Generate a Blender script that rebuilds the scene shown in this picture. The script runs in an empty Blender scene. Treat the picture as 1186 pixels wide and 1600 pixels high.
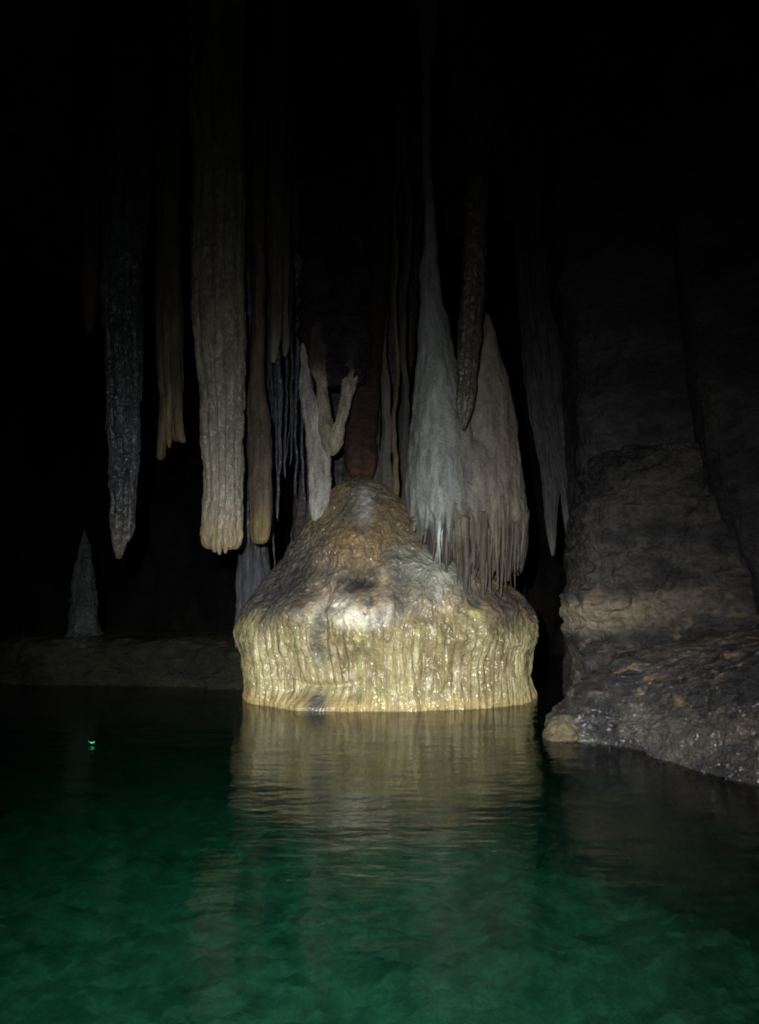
import bpy, math, random
import numpy as np
from mathutils import Vector
random.seed(7)
RNG = np.random.RandomState(11)
S = bpy.context.scene
C = S.collection

# ------------------------------------------------------------------ camera, world, lamp, exposure
BEAM = 18.5
F = 1331.0                        # focal length in photograph pixels (1186 x 1600)
PITCH = math.atan(130 / F)
CAM = np.array([0.0, 0.0, 1.0])
cd = bpy.data.cameras.new('camera'); cam = bpy.data.objects.new('camera', cd); C.objects.link(cam)
cam.location = CAM; cam.rotation_euler = (math.pi / 2 + PITCH, 0, 0)
cd.sensor_fit = 'VERTICAL'; cd.sensor_height = 24; cd.lens = 24 * F / 1600
cd.clip_start = 0.02; cd.clip_end = 200
S.camera = cam

w = bpy.data.worlds.new('World'); S.world = w; w.use_nodes = True
w.node_tree.nodes['Background'].inputs[0].default_value = (0.01, 0.012, 0.02, 1)
w.node_tree.nodes['Background'].inputs[1].default_value = 0.05

def aim(o, p):
    o.rotation_euler = (Vector(p) - o.location).to_track_quat('-Z', 'Y').to_euler()
ld = bpy.data.lights.new('head_torch', 'SPOT'); lamp = bpy.data.objects.new('head_torch', ld); C.objects.link(lamp)
lamp.location = (-0.22, 0.0, 1.28)
ld.energy = 17500; ld.color = (0.97, 1.0, 0.95); ld.spot_size = math.radians(120); ld.spot_blend = 1.0
ld.shadow_soft_size = 0.025
aim(lamp, (-0.02, 8.0, -1.1))
# the beam of the torch: a hot middle that fades outwards
ld.use_nodes = True
_nt = ld.node_tree; _N = _nt.nodes; _L = _nt.links
_em = _N['Emission']
_ge = _N.new('ShaderNodeNewGeometry'); _dp = _N.new('ShaderNodeVectorMath'); _dp.operation = 'DOT_PRODUCT'
_ax = (Vector((-0.02, 8.0, -1.1)) - lamp.location).normalized(); _dp.inputs[1].default_value = _ax
_L.new(_ge.outputs['Incoming'], _dp.inputs[0])
_ab = _N.new('ShaderNodeMath'); _ab.operation = 'ABSOLUTE'; _L.new(_dp.outputs['Value'], _ab.inputs[0])
_om = _N.new('ShaderNodeMath'); _om.operation = 'SUBTRACT'; _om.inputs[0].default_value = 1.0; _L.new(_ab.outputs[0], _om.inputs[1])
_k = _N.new('ShaderNodeMath'); _k.operation = 'MULTIPLY'; _k.inputs[1].default_value = -2.0 / math.radians(BEAM)**2; _L.new(_om.outputs[0], _k.inputs[0])
_e = _N.new('ShaderNodeMath'); _e.operation = 'EXPONENT'; _L.new(_k.outputs[0], _e.inputs[0])
_L.new(_e.outputs[0], _em.inputs['Strength'])

S.view_settings.view_transform = 'Standard'; S.view_settings.look = 'None'
S.view_settings.exposure = 0.0; S.view_settings.gamma = 1.0
S.cycles.use_denoising = True; S.cycles.filter_width = 1.8; S.cycles.sample_clamp_indirect = 1.0
S.cycles.max_bounces = 8; S.cycles.transparent_max_bounces = 12; S.cycles.volume_bounces = 1
S.cycles.transmission_bounces = 6

def at(px, py, Y):
    """the point of the cave seen at a photograph pixel, Y metres away"""
    a, b = (px - 593) / F, (800 - py) / F
    dy = math.cos(PITCH) - math.sin(PITCH) * b
    dz = math.sin(PITCH) + math.cos(PITCH) * b
    t = Y / dy
    return np.array([a * t, Y, CAM[2] + dz * t])

# ------------------------------------------------------------------ noise
_perm = np.arange(256); RNG.shuffle(_perm); _perm = np.tile(_perm, 3)
_g = RNG.normal(size=(256, 3)); _g /= np.linalg.norm(_g, axis=1)[:, None]
def perlin(p):
    i = np.floor(p).astype(int); f = p - i; i &= 255
    u = f * f * f * (f * (f * 6 - 15) + 10)
    def gr(a, b, c):
        h = _perm[_perm[_perm[(i[:, 0] + a) & 255] + ((i[:, 1] + b) & 255)] + ((i[:, 2] + c) & 255)]
        g = _g[h]
        return g[:, 0] * (f[:, 0] - a) + g[:, 1] * (f[:, 1] - b) + g[:, 2] * (f[:, 2] - c)
    L = lambda a, b, t: a + t * (b - a)
    x00 = L(gr(0, 0, 0), gr(1, 0, 0), u[:, 0]); x10 = L(gr(0, 1, 0), gr(1, 1, 0), u[:, 0])
    x01 = L(gr(0, 0, 1), gr(1, 0, 1), u[:, 0]); x11 = L(gr(0, 1, 1), gr(1, 1, 1), u[:, 0])
    return L(L(x00, x10, u[:, 1]), L(x01, x11, u[:, 1]), u[:, 2]) * 1.6
def fbm(p, fr=(1, 1, 1), o=4, seed=0.0, ridged=False):
    q = p * np.array(fr, float) + seed * 7.31
    s = np.zeros(len(p)); a = 0.5
    for k in range(o):
        n = perlin(q)
        s += a * ((1 - 2 * np.abs(n)) if ridged else n)
        q = q * 2.03 + 11.7; a *= 0.5
    return s
def sm(a, b, x):
    t = np.clip((x - a) / (b - a), 0, 1); return t * t * (3 - 2 * t)
def mixc(a, b, t):
    a = np.asarray(a, float); b = np.asarray(b, float)
    return a + (b - a) * np.asarray(t)[:, None]
def one(c, n): return np.tile(np.array(c, float), (n, 1))

# ------------------------------------------------------------------ objects
WET = 0.41      # wet cave stone is about half as pale as the same stone dry
def tag(o, label=None, cat=None, group=None, kind=None):
    if label: o['label'] = label
    if cat: o['category'] = cat
    if group: o['group'] = group
    if kind: o['kind'] = kind
    return o
def empty(name, loc, label, cat, group=None):
    o = bpy.data.objects.new(name, None); C.objects.link(o); o.location = loc
    o.empty_display_size = 0.2
    return tag(o, label, cat, group)
def mesh_obj(name, V, Fc, mat, base=None, parent=None, cols=None, smooth=True):
    """V in cave coordinates; origin at base"""
    V = np.asarray(V, float)
    if parent is not None: org = np.array(parent.matrix_world.translation) if False else np.array(parent['_o'])
    else: org = np.array(base if base is not None else (0, 0, 0), float)
    me = bpy.data.meshes.new(name)
    me.from_pydata((V - org).tolist(), [], [tuple(int(i) for i in f) for f in Fc])
    if smooth: me.polygons.foreach_set('use_smooth', [True] * len(me.polygons))
    if cols is not None:
        if mat.name not in ('pool_silt',): cols = np.asarray(cols) * WET
        at_ = me.color_attributes.new('stain_and_light', 'FLOAT_COLOR', 'POINT')  # vertex colour: stone stains, plus light painted on bed and mound
        at_.data.foreach_set('color', np.c_[cols, np.ones(len(V))].astype(np.float32).ravel())
    me.update()
    o = bpy.data.objects.new(name, me); C.objects.link(o)
    me.materials.append(mat)
    if parent is not None: o.parent = parent
    else: o.location = org
    return o
ORG = {}
def thing(name, loc, label, cat, group=None):
    o = empty(name, tuple(loc), label, cat, group); ORG[o.name] = np.array(loc, float)
    return o
def part(name, V, Fc, mat, parent, cols=None):
    V = np.asarray(V, float); 
    p = parent; org = np.zeros(3)
    while p is not None:
        org = org + np.array(p.location); p = p.parent
    me_o = mesh_obj(name, V, Fc, mat, base=org, cols=cols)
    me_o.location = (0, 0, 0); me_o.parent = parent
    return me_o

# ------------------------------------------------------------------ materials
def nodes(name):
    m = bpy.data.materials.new(name); m.use_nodes = True
    nt = m.node_tree; nt.nodes.clear()
    return m, nt, nt.nodes, nt.links
def stone(name, scale=1.0, rough=(0.25, 0.6), bump=0.5, streak=1.0, fine=0.35, spec=0.5, sparkle=0.0, bdist=0.02):
    """wet calcite: the attribute of staining and painted light times a fine mottling, bumped by grains and vertical runs"""
    m, nt, N, L = nodes(name)
    out = N.new('ShaderNodeOutputMaterial'); b = N.new('ShaderNodeBsdfPrincipled')
    L.new(b.outputs[0], out.inputs[0])
    at_ = N.new('ShaderNodeAttribute'); at_.attribute_name = 'stain_and_light'
    tc = N.new('ShaderNodeTexCoord')
    mp = N.new('ShaderNodeMapping'); mp.inputs['Scale'].default_value = (scale, scale, scale / (1 + 3.0 * streak))
    L.new(tc.outputs['Object'], mp.inputs[0])
    n1 = N.new('ShaderNodeTexNoise'); n1.inputs['Scale'].default_value = 9; n1.inputs['Detail'].default_value = 8; n1.inputs['Roughness'].default_value = 0.65
    L.new(mp.outputs[0], n1.inputs[0])
    n2 = N.new('ShaderNodeTexNoise'); n2.inputs['Scale'].default_value = 38 * scale; n2.inputs['Detail'].default_value = 5; n2.inputs['Roughness'].default_value = 0.7
    L.new(tc.outputs['Object'], n2.inputs[0])
    r = N.new('ShaderNodeMapRange'); r.inputs[1].default_value = 0.3; r.inputs[2].default_value = 0.7
    r.inputs[3].default_value = 1 - fine; r.inputs[4].default_value = 1 + fine
    L.new(n1.outputs[0], r.inputs[0])
    r2 = N.new('ShaderNodeMapRange'); r2.inputs[1].default_value = 0.3; r2.inputs[2].default_value = 0.7
    r2.inputs[3].default_value = 1 - fine * 0.6; r2.inputs[4].default_value = 1 + fine * 0.6
    L.new(n2.outputs[0], r2.inputs[0])
    mu = N.new('ShaderNodeMath'); mu.operation = 'MULTIPLY'; L.new(r.outputs[0], mu.inputs[0]); L.new(r2.outputs[0], mu.inputs[1])
    vm = N.new('ShaderNodeVectorMath'); vm.operation = 'SCALE'; L.new(at_.outputs['Color'], vm.inputs[0]); L.new(mu.outputs[0], vm.inputs['Scale'])
    L.new(vm.outputs[0], b.inputs['Base Color'])
    rr = N.new('ShaderNodeMapRange'); rr.inputs[1].default_value = 0.35; rr.inputs[2].default_value = 0.65
    rr.inputs[3].default_value = rough[0]; rr.inputs[4].default_value = rough[1]
    n3 = N.new('ShaderNodeTexNoise'); n3.inputs['Scale'].default_value = 5 * scale; n3.inputs['Detail'].default_value = 6
    L.new(mp.outputs[0], n3.inputs[0]); L.new(n3.outputs[0], rr.inputs[0]); L.new(rr.outputs[0], b.inputs['Roughness'])
    b.inputs['Specular IOR Level'].default_value = spec
    ad = N.new('ShaderNodeMath'); ad.operation = 'MULTIPLY_ADD'; ad.inputs[1].default_value = 0.6
    L.new(n2.outputs[0], ad.inputs[0]); L.new(n1.outputs[0], ad.inputs[2])
    bp = N.new('ShaderNodeBump'); bp.inputs['Strength'].default_value = bump; bp.inputs['Distance'].default_value = bdist
    L.new(ad.outputs[0], bp.inputs['Height']); L.new(bp.outputs[0], b.inputs['Normal'])
    if sparkle:
        b.inputs['Coat Weight'].default_value = sparkle; b.inputs['Coat Roughness'].default_value = 0.2; b.inputs['Coat IOR'].default_value = 1.4
        n4 = N.new('ShaderNodeTexNoise'); n4.inputs['Scale'].default_value = 15 * scale; n4.inputs['Detail'].default_value = 3
        L.new(tc.outputs['Object'], n4.inputs[0])
        b2 = N.new('ShaderNodeBump'); b2.inputs['Strength'].default_value = 0.8; b2.inputs['Distance'].default_value = bdist * 0.8
        L.new(n4.outputs[0], b2.inputs['Height']); L.new(b2.outputs[0], b.inputs['Coat Normal'])
    return m
M_flow = stone('wet_flowstone', 1.0, (0.3, 0.55), 1.0, 0.5, 0.42, 0.3, 0.28, bdist=0.045)
M_curt = stone('matt_calcite', 1.3, (0.4, 0.7), 1.0, 1.0, 0.5, 0.25, 0.05, bdist=0.035)
M_wet = stone('glossy_wet_calcite', 1.6, (0.12, 0.35), 1.0, 0.6, 0.35, 0.45, 0.5, bdist=0.04)
M_rock = stone('bedded_limestone', 0.8, (0.35, 0.7), 1.0, -0.2, 0.5, 0.12, 0.0, bdist=0.05)
M_wetrock = stone('wet_dark_limestone', 1.2, (0.12, 0.4), 1.0, -0.15, 0.55, 0.3, 0.28, bdist=0.05)
M_wall = stone('cave_limestone', 0.5, (0.7, 0.95), 0.6, 0.2, 0.4, 0.03, bdist=0.05)
M_bed = stone('pool_silt', 0.6, (0.8, 0.95), 1.0, 0.0, 0.6, 0.1, bdist=0.08)

# ------------------------------------------------------------------ lofts
def spl(t, T, A):
    """monotone-ish cubic interpolation of rows A at knots T"""
    A = np.asarray(A, float); T = np.asarray(T, float); out = np.zeros((len(t), A.shape[1]))
    D = np.diff(A, axis=0) / np.diff(T)[:, None]
    Mn = np.zeros_like(A); Mn[0] = D[0]; Mn[-1] = D[-1]
    for i in range(1, len(T) - 1):
        same = (D[i - 1] * D[i]) > 0
        Mn[i] = np.where(same, 2 * D[i - 1] * D[i] / (D[i - 1] + D[i] + 1e-12 * np.sign(D[i] + 1e-30)), 0)
    k = np.clip(np.searchsorted(T, t) - 1, 0, len(T) - 2)
    h = (T[k + 1] - T[k])[:, None]; s = ((t - T[k])[:, None]) / h
    return (2 * s**3 - 3 * s**2 + 1) * A[k] + (s**3 - 2 * s**2 + s) * h * Mn[k] + (-2 * s**3 + 3 * s**2) * A[k + 1] + (s**3 - s**2) * h * Mn[k + 1]
def grid_faces(n, m):
    a = np.arange(n - 1)[:, None] * m + np.arange(m)[None, :]
    b = np.arange(n - 1)[:, None] * m + (np.arange(m) + 1)[None, :] % m
    q = np.stack([a, b, b + m, a + m], -1).reshape(-1, 4)
    return q
def loft(rows, n=120, m=64, disp=None, sq=2.0, wob=0.0, seed=0):
    """rows of (x, y, z, rx, ry) from the bottom up. returns V, faces, theta"""
    R = np.array(rows, float)
    T = np.r_[0, np.cumsum(np.linalg.norm(np.diff(R, axis=0), axis=1) + 1e-4)]; T /= T[-1]
    t = np.linspace(0, 1, n)
    A = spl(t, T, R)
    th = np.linspace(0, 2 * np.pi, m, endpoint=False)
    c, s = np.cos(th), np.sin(th)
    c2 = np.sign(c) * np.abs(c)**(2 / sq); s2 = np.sign(s) * np.abs(s)**(2 / sq)
    V = np.stack([A[:, 0:1] + A[:, 3:4] * c2, A[:, 1:2] + A[:, 4:5] * s2, np.repeat(A[:, 2:3], m, 1)], -1).reshape(-1, 3)
    TH = np.tile(th, n); TT = np.repeat(t, m)
    cen = np.repeat(A[:, :3], m, 0)
    rad = V - cen
    nr = rad / (np.linalg.norm(rad, axis=1)[:, None] + 1e-9)
    if disp is not None:
        d = disp(V, TH, TT, np.repeat(np.minimum(A[:, 3], A[:, 4]), m))
        V = V + nr * d[:, None]
    Fc = grid_faces(n, m).tolist()
    V = np.vstack([V, V[:m].mean(0), V[-m:].mean(0)])
    i0, i1 = n * m, n * m + 1
    for k in range(m):
        Fc.append((i0, (k + 1) % m, k)); Fc.append((i1, (n - 1) * m + k, (n - 1) * m + (k + 1) % m))
    return V, Fc
def rows_px(L, Y, dep=1.0, taper=None):
    """[(py, left px, right px, (optional) Y)] from the bottom up -> loft rows"""
    out = []
    for r in L:
        y = r[3] if len(r) > 3 else Y
        a, b = at(r[1], r[0], y), at(r[2], r[0], y)
        rx = (b[0] - a[0]) / 2
        out.append(((a[0] + b[0]) / 2, y, a[2], rx, rx * dep))
    return out
def join(parts):
    V = []; Fc = []; n = 0
    for v, f in parts:
        V.append(v); Fc += [tuple(i + n for i in q) for q in f]; n += len(v)
    return np.vstack(V), Fc
def remesh(V, Fc, vox, smooth=2):
    me = bpy.data.meshes.new('tmp'); me.from_pydata(np.asarray(V).tolist(), [], [tuple(int(i) for i in f) for f in Fc])
    o = bpy.data.objects.new('tmp', me); C.objects.link(o)
    md = o.modifiers.new('r', 'REMESH'); md.mode = 'VOXEL'; md.voxel_size = vox
    if smooth:
        s = o.modifiers.new('s', 'SMOOTH'); s.iterations = smooth; s.factor = 0.5
    dg = bpy.context.evaluated_depsgraph_get(); dg.update()
    m2 = bpy.data.meshes.new_from_object(o.evaluated_get(dg))
    n = len(m2.vertices); v = np.empty(n * 3); m2.vertices.foreach_get('co', v)
    nn = np.empty(n * 3); m2.vertices.foreach_get('normal', nn)
    f = [tuple(p.vertices) for p in m2.polygons]
    bpy.data.objects.remove(o); bpy.data.meshes.remove(me); bpy.data.meshes.remove(m2)
    return v.reshape(-1, 3), nn.reshape(-1, 3), f
def flutes(TH, z, k, seed=0, warp=0.5):
    """rounded vertical ribs with sharp grooves, wandering a little with height"""
    P = np.c_[np.cos(TH) * 3, np.sin(TH) * 3, z * 0.8]
    a = TH * k + warp * k * 0.25 * fbm(P, o=3, seed=seed) + (0.5 + 1.6 * warp) * perlin(P * 2.3 + seed)
    return np.abs(np.sin(a / 2))**0.6 - 0.6

# ------------------------------------------------------------------ the setting: water, bed, walls, ceiling
def water():
    xs = np.unique(np.r_[np.linspace(-14, -4, 30), np.arange(-4, 4.2, 0.03), np.linspace(4.2, 8, 14)])
    ys = np.unique(np.r_[np.linspace(-7, 1.0, 24), np.arange(1.0, 9.5, 0.025), np.linspace(9.5, 24, 50)])
    X, Yg = np.meshgrid(xs, ys); P = np.c_[X.ravel(), Yg.ravel(), np.zeros(X.size)]
    z = 0.0045 * fbm(P, (1.4, 2.4, 1), 2, 3) + 0.0024 * fbm(P, (5, 9, 1), 2, 5)
    V = P.copy(); V[:, 2] = z
    ny, nx = X.shape
    idx = np.arange(nx * ny).reshape(ny, nx)
    Fc = np.stack([idx[:-1, :-1], idx[:-1, 1:], idx[1:, 1:], idx[1:, :-1]], -1).reshape(-1, 4).tolist()
    rim = list(idx[0, :]) + list(idx[1:, -1]) + list(idx[-1, -2::-1]) + list(idx[-2:0:-1, 0])
    base = V[rim].copy(); base[:, 2] = -9.5; n0 = len(V)
    V = np.vstack([V, base]); k = len(rim)
    for i in range(k):
        j = (i + 1) % k
        Fc.append((rim[j], rim[i], n0 + i, n0 + j))
    Fc.append(tuple(n0 + i for i in range(k))[::-1])
    m, nt, N, L = nodes('pool_water')
    out = N.new('ShaderNodeOutputMaterial')
    tc = N.new('ShaderNodeTexCoord')
    mp = N.new('ShaderNodeMapping'); mp.inputs['Scale'].default_value = (0.8, 1.7, 1); L.new(tc.outputs['Object'], mp.inputs[0])
    nz = N.new('ShaderNodeTexNoise'); nz.inputs['Scale'].default_value = 9; nz.inputs['Detail'].default_value = 4; L.new(mp.outputs[0], nz.inputs[0])
    bp = N.new('ShaderNodeBump'); bp.inputs['Strength'].default_value = 0.30; bp.inputs['Distance'].default_value = 0.012; L.new(nz.outputs[0], bp.inputs['Height'])
    fr = N.new('ShaderNodeFresnel'); fr.inputs['IOR'].default_value = 1.33; L.new(bp.outputs[0], fr.inputs['Normal'])
    gl = N.new('ShaderNodeBsdfGlossy'); gl.inputs['Roughness'].default_value = 0.03; L.new(bp.outputs[0], gl.inputs['Normal'])
    rf = N.new('ShaderNodeBsdfRefraction'); rf.inputs['IOR'].default_value = 1.33; rf.inputs['Roughness'].default_value = 0.0; L.new(bp.outputs[0], rf.inputs['Normal'])
    tr = N.new('ShaderNodeBsdfTransparent')
    m1 = N.new('ShaderNodeMixShader'); m1.inputs[0].default_value = 0.15; L.new(tr.outputs[0], m1.inputs[1]); L.new(rf.outputs[0], m1.inputs[2])
    m2 = N.new('ShaderNodeMixShader'); L.new(fr.outputs[0], m2.inputs[0]); L.new(m1.outputs[0], m2.inputs[1]); L.new(gl.outputs[0], m2.inputs[2])
    L.new(m2.outputs[0], out.inputs['Surface'])
    va = N.new('ShaderNodeVolumeAbsorption'); va.inputs['Color'].default_value = (0.28, 0.985, 0.82, 1); va.inputs['Density'].default_value = 0.80
    vs = N.new('ShaderNodeVolumeScatter'); vs.inputs['Color'].default_value = (0.02, 0.92, 0.60, 1); vs.inputs['Density'].default_value = 0.09; vs.inputs['Anisotropy'].default_value = 0.0
    av = N.new('ShaderNodeAddShader'); L.new(va.outputs[0], av.inputs[0]); L.new(vs.outputs[0], av.inputs[1])
    L.new(av.outputs[0], out.inputs['Volume'])
    o = mesh_obj('water', V, Fc, m); tag(o, kind='structure')
water()

def bed_z(P):
    x, y = P[:, 0], P[:, 1]
    z = -0.75 - 0.04 * y + 0.22 * fbm(P * [1, 1, 0], (0.35, 0.35, 1), 3, 2) + 0.16 * fbm(P * [1, 1, 0], (1.5, 1.5, 1), 4, 9) + 0.10 * fbm(P * [1, 1, 0], (3.2, 4.4, 1), 4, 19, True)
    # the floor drops away into a trench under the right hand ledge
    edge = 1.80 + 0.12 * (6.0 - y) + 0.25 * fbm(P * [1, 1, 0], (1.1, 1.1, 1), 2, 4)
    z -= 4.5 * sm(0, 1.2, x - edge)
    z -= 1.6 * sm(-3.0, -6.5, x) + 1.5 * sm(8.5, 12, y)
    return z
def bed():
    xs = np.unique(np.r_[np.linspace(-14, -4, 40), np.arange(-4, 4, 0.03), np.linspace(4, 8, 20)])
    ys = np.unique(np.r_[np.linspace(-7, 0, 24), np.arange(0, 8, 0.03), np.linspace(8, 24, 60)])
    X, Yg = np.meshgrid(xs, ys); P = np.c_[X.ravel(), Yg.ravel(), np.zeros(X.size)]
    V = P.copy(); V[:, 2] = np.maximum(bed_z(P), -9)
    ny, nx = X.shape; idx = np.arange(nx * ny).reshape(ny, nx)
    Fc = np.stack([idx[:-1, :-1], idx[:-1, 1:], idx[1:, 1:], idx[1:, :-1]], -1).reshape(-1, 4).tolist()
    n = fbm(P, (1.1, 1.1, 1), 4, 21); n2 = fbm(P, (5, 5, 1), 3, 22)
    col = mixc((0.28, 0.28, 0.22), (0.88, 0.86, 0.72), sm(-0.25, 0.3, n))
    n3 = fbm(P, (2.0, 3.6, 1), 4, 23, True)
    col = mixc(col, (0.95, 0.93, 0.80), np.clip(sm(0.1, 0.35, n2) * 0.6 + sm(0.50, 0.62, n3), 0, 1))  # pale patches, plus caustic-like light streaks painted into the silt colour
    col = mixc(col, (0.18, 0.18, 0.15), sm(0.0, -0.3, n2) * 0.8)
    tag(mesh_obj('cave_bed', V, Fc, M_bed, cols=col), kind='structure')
bed()

def walls():
    n, m = 150, 420
    th = np.linspace(0, 2 * np.pi, m, endpoint=False)
    zz = np.linspace(-9.4, 8.9, n)
    TH = np.tile(th, n); Z = np.repeat(zz, m)
    cx, cy, rx, ry = -3.5, 6.5, 9.2, 13.0
    P = np.c_[cx + rx * np.cos(TH), cy + ry * np.sin(TH), Z]
    d = 1.1 * fbm(P, (0.25, 0.25, 0.12), 3, 1) + 0.45 * fbm(P, (0.9, 0.9, 0.25), 4, 6, True) + 0.12 * fbm(P, (3, 3, 1.2), 3, 8)
    lean = 0.06 * np.maximum(Z, 0)**1.3
    nr = np.c_[np.cos(TH), np.sin(TH), 0 * TH]
    V = P - nr * (d + lean)[:, None]
    Fc = grid_faces(n, m)[:, ::-1].tolist()
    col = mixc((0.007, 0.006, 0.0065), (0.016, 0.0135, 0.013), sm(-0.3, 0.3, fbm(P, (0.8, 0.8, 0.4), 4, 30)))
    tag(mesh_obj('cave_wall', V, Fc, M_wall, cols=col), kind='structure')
    xs = np.linspace(-14, 8, 260); ys = np.linspace(-8, 20, 320)
    X, Yg = np.meshgrid(xs, ys); P = np.c_[X.ravel(), Yg.ravel(), np.zeros(X.size)]
    V = P.copy(); V[:, 2] = 8.0 + 0.5 * fbm(P, (0.3, 0.3, 1), 3, 12) + 0.5 * fbm(P, (1.0, 1.0, 1), 4, 13, True)*-1
    idx = np.arange(X.size).reshape(X.shape)
    Fc = np.stack([idx[:-1, :-1], idx[1:, :-1], idx[1:, 1:], idx[:-1, 1:]], -1).reshape(-1, 4).tolist()
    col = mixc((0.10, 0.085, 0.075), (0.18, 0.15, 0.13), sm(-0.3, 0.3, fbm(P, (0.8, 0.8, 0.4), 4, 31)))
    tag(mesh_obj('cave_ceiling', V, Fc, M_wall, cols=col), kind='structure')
walls()

# ------------------------------------------------------------------ the flowstone mound
GREY = (0.30, 0.265, 0.215); OCHRE = (0.50, 0.40, 0.20); CREAM = (0.66, 0.59, 0.38); WHITE = (0.62, 0.62, 0.60)
BROWN = (0.20, 0.125, 0.06); DARK = (0.055, 0.05, 0.055); RUST = (0.33, 0.17, 0.06)
YM = 8.55
def mound():
    b = at(600, 1085, YM)
    t = thing('flowstone_mound', (b[0], YM, 0), 'broad wet flowstone cone rising from the pool, with a fluted yellow skirt', 'flowstone mound')
    def r(py, l, rr, ry, dy=0.0):
        a, c = at(l, py, YM), at(rr, py, YM)
        return ((a[0] + c[0]) / 2, YM + dy, a[2], (c[0] - a[0]) / 2, ry)
    prof = [r(1330, 410, 800, 0.85), r(1180, 385, 820, 1.05), r(1110, 384, 828, 1.02), r(1085, 383, 828, 1.03), r(1060, 382, 826, 1.05), r(1020, 376, 828, 1.07),
            r(990, 369, 834, 1.12), r(972, 371, 833, 1.08), r(958, 380, 827, 1.02), r(942, 390, 818, 0.96, 0.02), r(925, 404, 806, 0.90, 0.04), r(900, 424, 775, 0.81, 0.06), r(875, 444, 728, 0.72, 0.08), r(850, 464, 690, 0.62, 0.1),
            r(820, 486, 664, 0.52, 0.12), r(790, 503, 640, 0.42, 0.14), r(765, 517, 612, 0.30, 0.16), r(750, 531, 594, 0.17, 0.18), r(744, 548, 578, 0.05, 0.18)]
    def dsp(V, TH, TT, R):
        z = V[:, 2]; x = V[:, 0]
        f = flutes(TH, z, 104, 3, 0.15); f2 = flutes(TH, z, 37, 8, 0.3); f3 = flutes(TH, z, 190, 12, 0.6)
        lip = 0.76 + 0.10 * fbm(np.c_[np.cos(TH) * 2.5, np.sin(TH) * 2.5, 0 * z], o=3, seed=31)
        w = sm(lip + 0.06, lip - 0.30, z) * sm(-0.6, -0.1, z)
        patch = 0.25 + 1.15 * sm(-0.25, 0.3, fbm(np.c_[np.cos(TH) * 2.6, np.sin(TH) * 2.6, z * 1.2], o=3, seed=5))
        d = w * patch * (0.032 * f + 0.018 * f2 + 0.009 * f3)
        up = sm(lip - 0.05, lip + 0.15, z)
        d += up * (0.12 * fbm(V, (1.7, 1.7, 1.3), 3, 50) * sm(2.15, 1.8, z) + 0.06 * fbm(V, (5, 5, 3), 4, 51) + 0.035 * fbm(V, (12, 12, 6), 3, 52, True) + 0.006 * f)
        d += (1 - up) * (0.10 * fbm(V, (1.3, 1.3, 0.7), 3, 14) + 0.03 * fbm(V, (7, 7, 3), 3, 15) + 0.020 * fbm(V, (16, 16, 10), 3, 16))
        lump = sm(0.35, 0.6, z) * sm(1.0, 0.8, z)
        d += lump * 0.05 * fbm(V, (8, 8, 10), 3, 17, True) * sm(-0.2, 0.3, fbm(V, (2, 2, 2), 2, 18))
        fr = sm(0.2, -0.5, np.sin(TH))
        def bump(px, py, wx, wz, h):
            q = at(px, py, 7.6); return fr * h * np.exp(-((x - q[0]) / wx)**2 - ((z - q[2]) / wz)**2)
        d += bump(560, 950, 0.34, 0.20, 0.13) + bump(690, 905, 0.26, 0.20, 0.16) + bump(765, 960, 0.20, 0.14, 0.08) - bump(506, 960, 0.07, 0.42, 0.09) - bump(628, 900, 0.06, 0.30, 0.07) + bump(455, 950, 0.16, 0.16, 0.10) + bump(540, 850, 0.22, 0.16, 0.08) - bump(600, 860, 0.05, 0.2, 0.05)
        d -= fr * 0.05 * np.exp(-((z - 0.30 - 0.1 * np.sin(3 * x)) / 0.03)**2) * sm(0.0, 0.3, fbm(V, (1.5, 1.5, 1.5), 2, 19))
        d += 0.04 * fbm(V, (0.7, 0.7, 0.9), 2, 20) * 2
        foot = sm(0.16, 0.02, z)
        cx_ = at(490, 1100, 7.5)[0]
        d += foot * (0.03 * sm(-0.2, 0.4, np.sin(TH * 4 + 1.0) + 0.5 * np.sin(TH * 9)) + 0.16 * np.exp(-((x - cx_) / 0.34)**2) * (np.sin(TH) < 0))
        return d
    n, m = 330, 1500
    V, Fc = loft(prof, n, m, dsp)
    x, z = V[:, 0], V[:, 2]
    n1 = fbm(V, (1.8, 1.8, 0.9), 4, 40); n2 = fbm(V, (9, 9, 1.1), 4, 41); n3 = fbm(V, (6, 6, 6), 3, 42); n4 = fbm(V, (22, 22, 4), 3, 43)
    sk = mixc((0.17, 0.13, 0.05), (0.35, 0.295, 0.15), sm(-0.3, 0.35, n1 + 0.5 * n2))
    sk = mixc(sk, (0.21, 0.20, 0.075), sm(0.0, 0.4, n2) * 0.7)
    sk = mixc(sk, (0.58, 0.53, 0.38), sm(0.1, 0.45, n4 - 0.3 * n2) * 0.5)
    sk = mixc(sk, BROWN, sm(0.1, 0.42, n3) * 0.5)
    sk = mixc(sk, (0.16, 0.11, 0.06), sm(0.15, 0.45, -n4) * 0.6)
    sk = mixc(sk, (0.36, 0.25, 0.09), sm(0.16, 0.04, z + 0.08 * n3) * 0.6)
    s = np.exp(-((x - at(497, 1000, 7.4)[0] + 0.06 * n3) / 0.07)**2) * sm(0.28, 0.5, z + 0.1 * n3)
    sk = mixc(sk, DARK, s * 0.75)
    d = np.exp(-(((x - at(492, 1092, 7.3)[0]) / 0.085)**2 + ((z - 0.05) / 0.09)**2))
    sk = mixc(sk, DARK, np.clip(d * 1.3, 0, 0.9))
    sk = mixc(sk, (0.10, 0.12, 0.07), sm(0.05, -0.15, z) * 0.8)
    n2 = fbm(V, (6, 6, 2), 4, 61); n3 = fbm(V, (10, 10, 7), 3, 62); n1 = fbm(V, (1.6, 1.6, 1.2), 4, 60)
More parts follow.
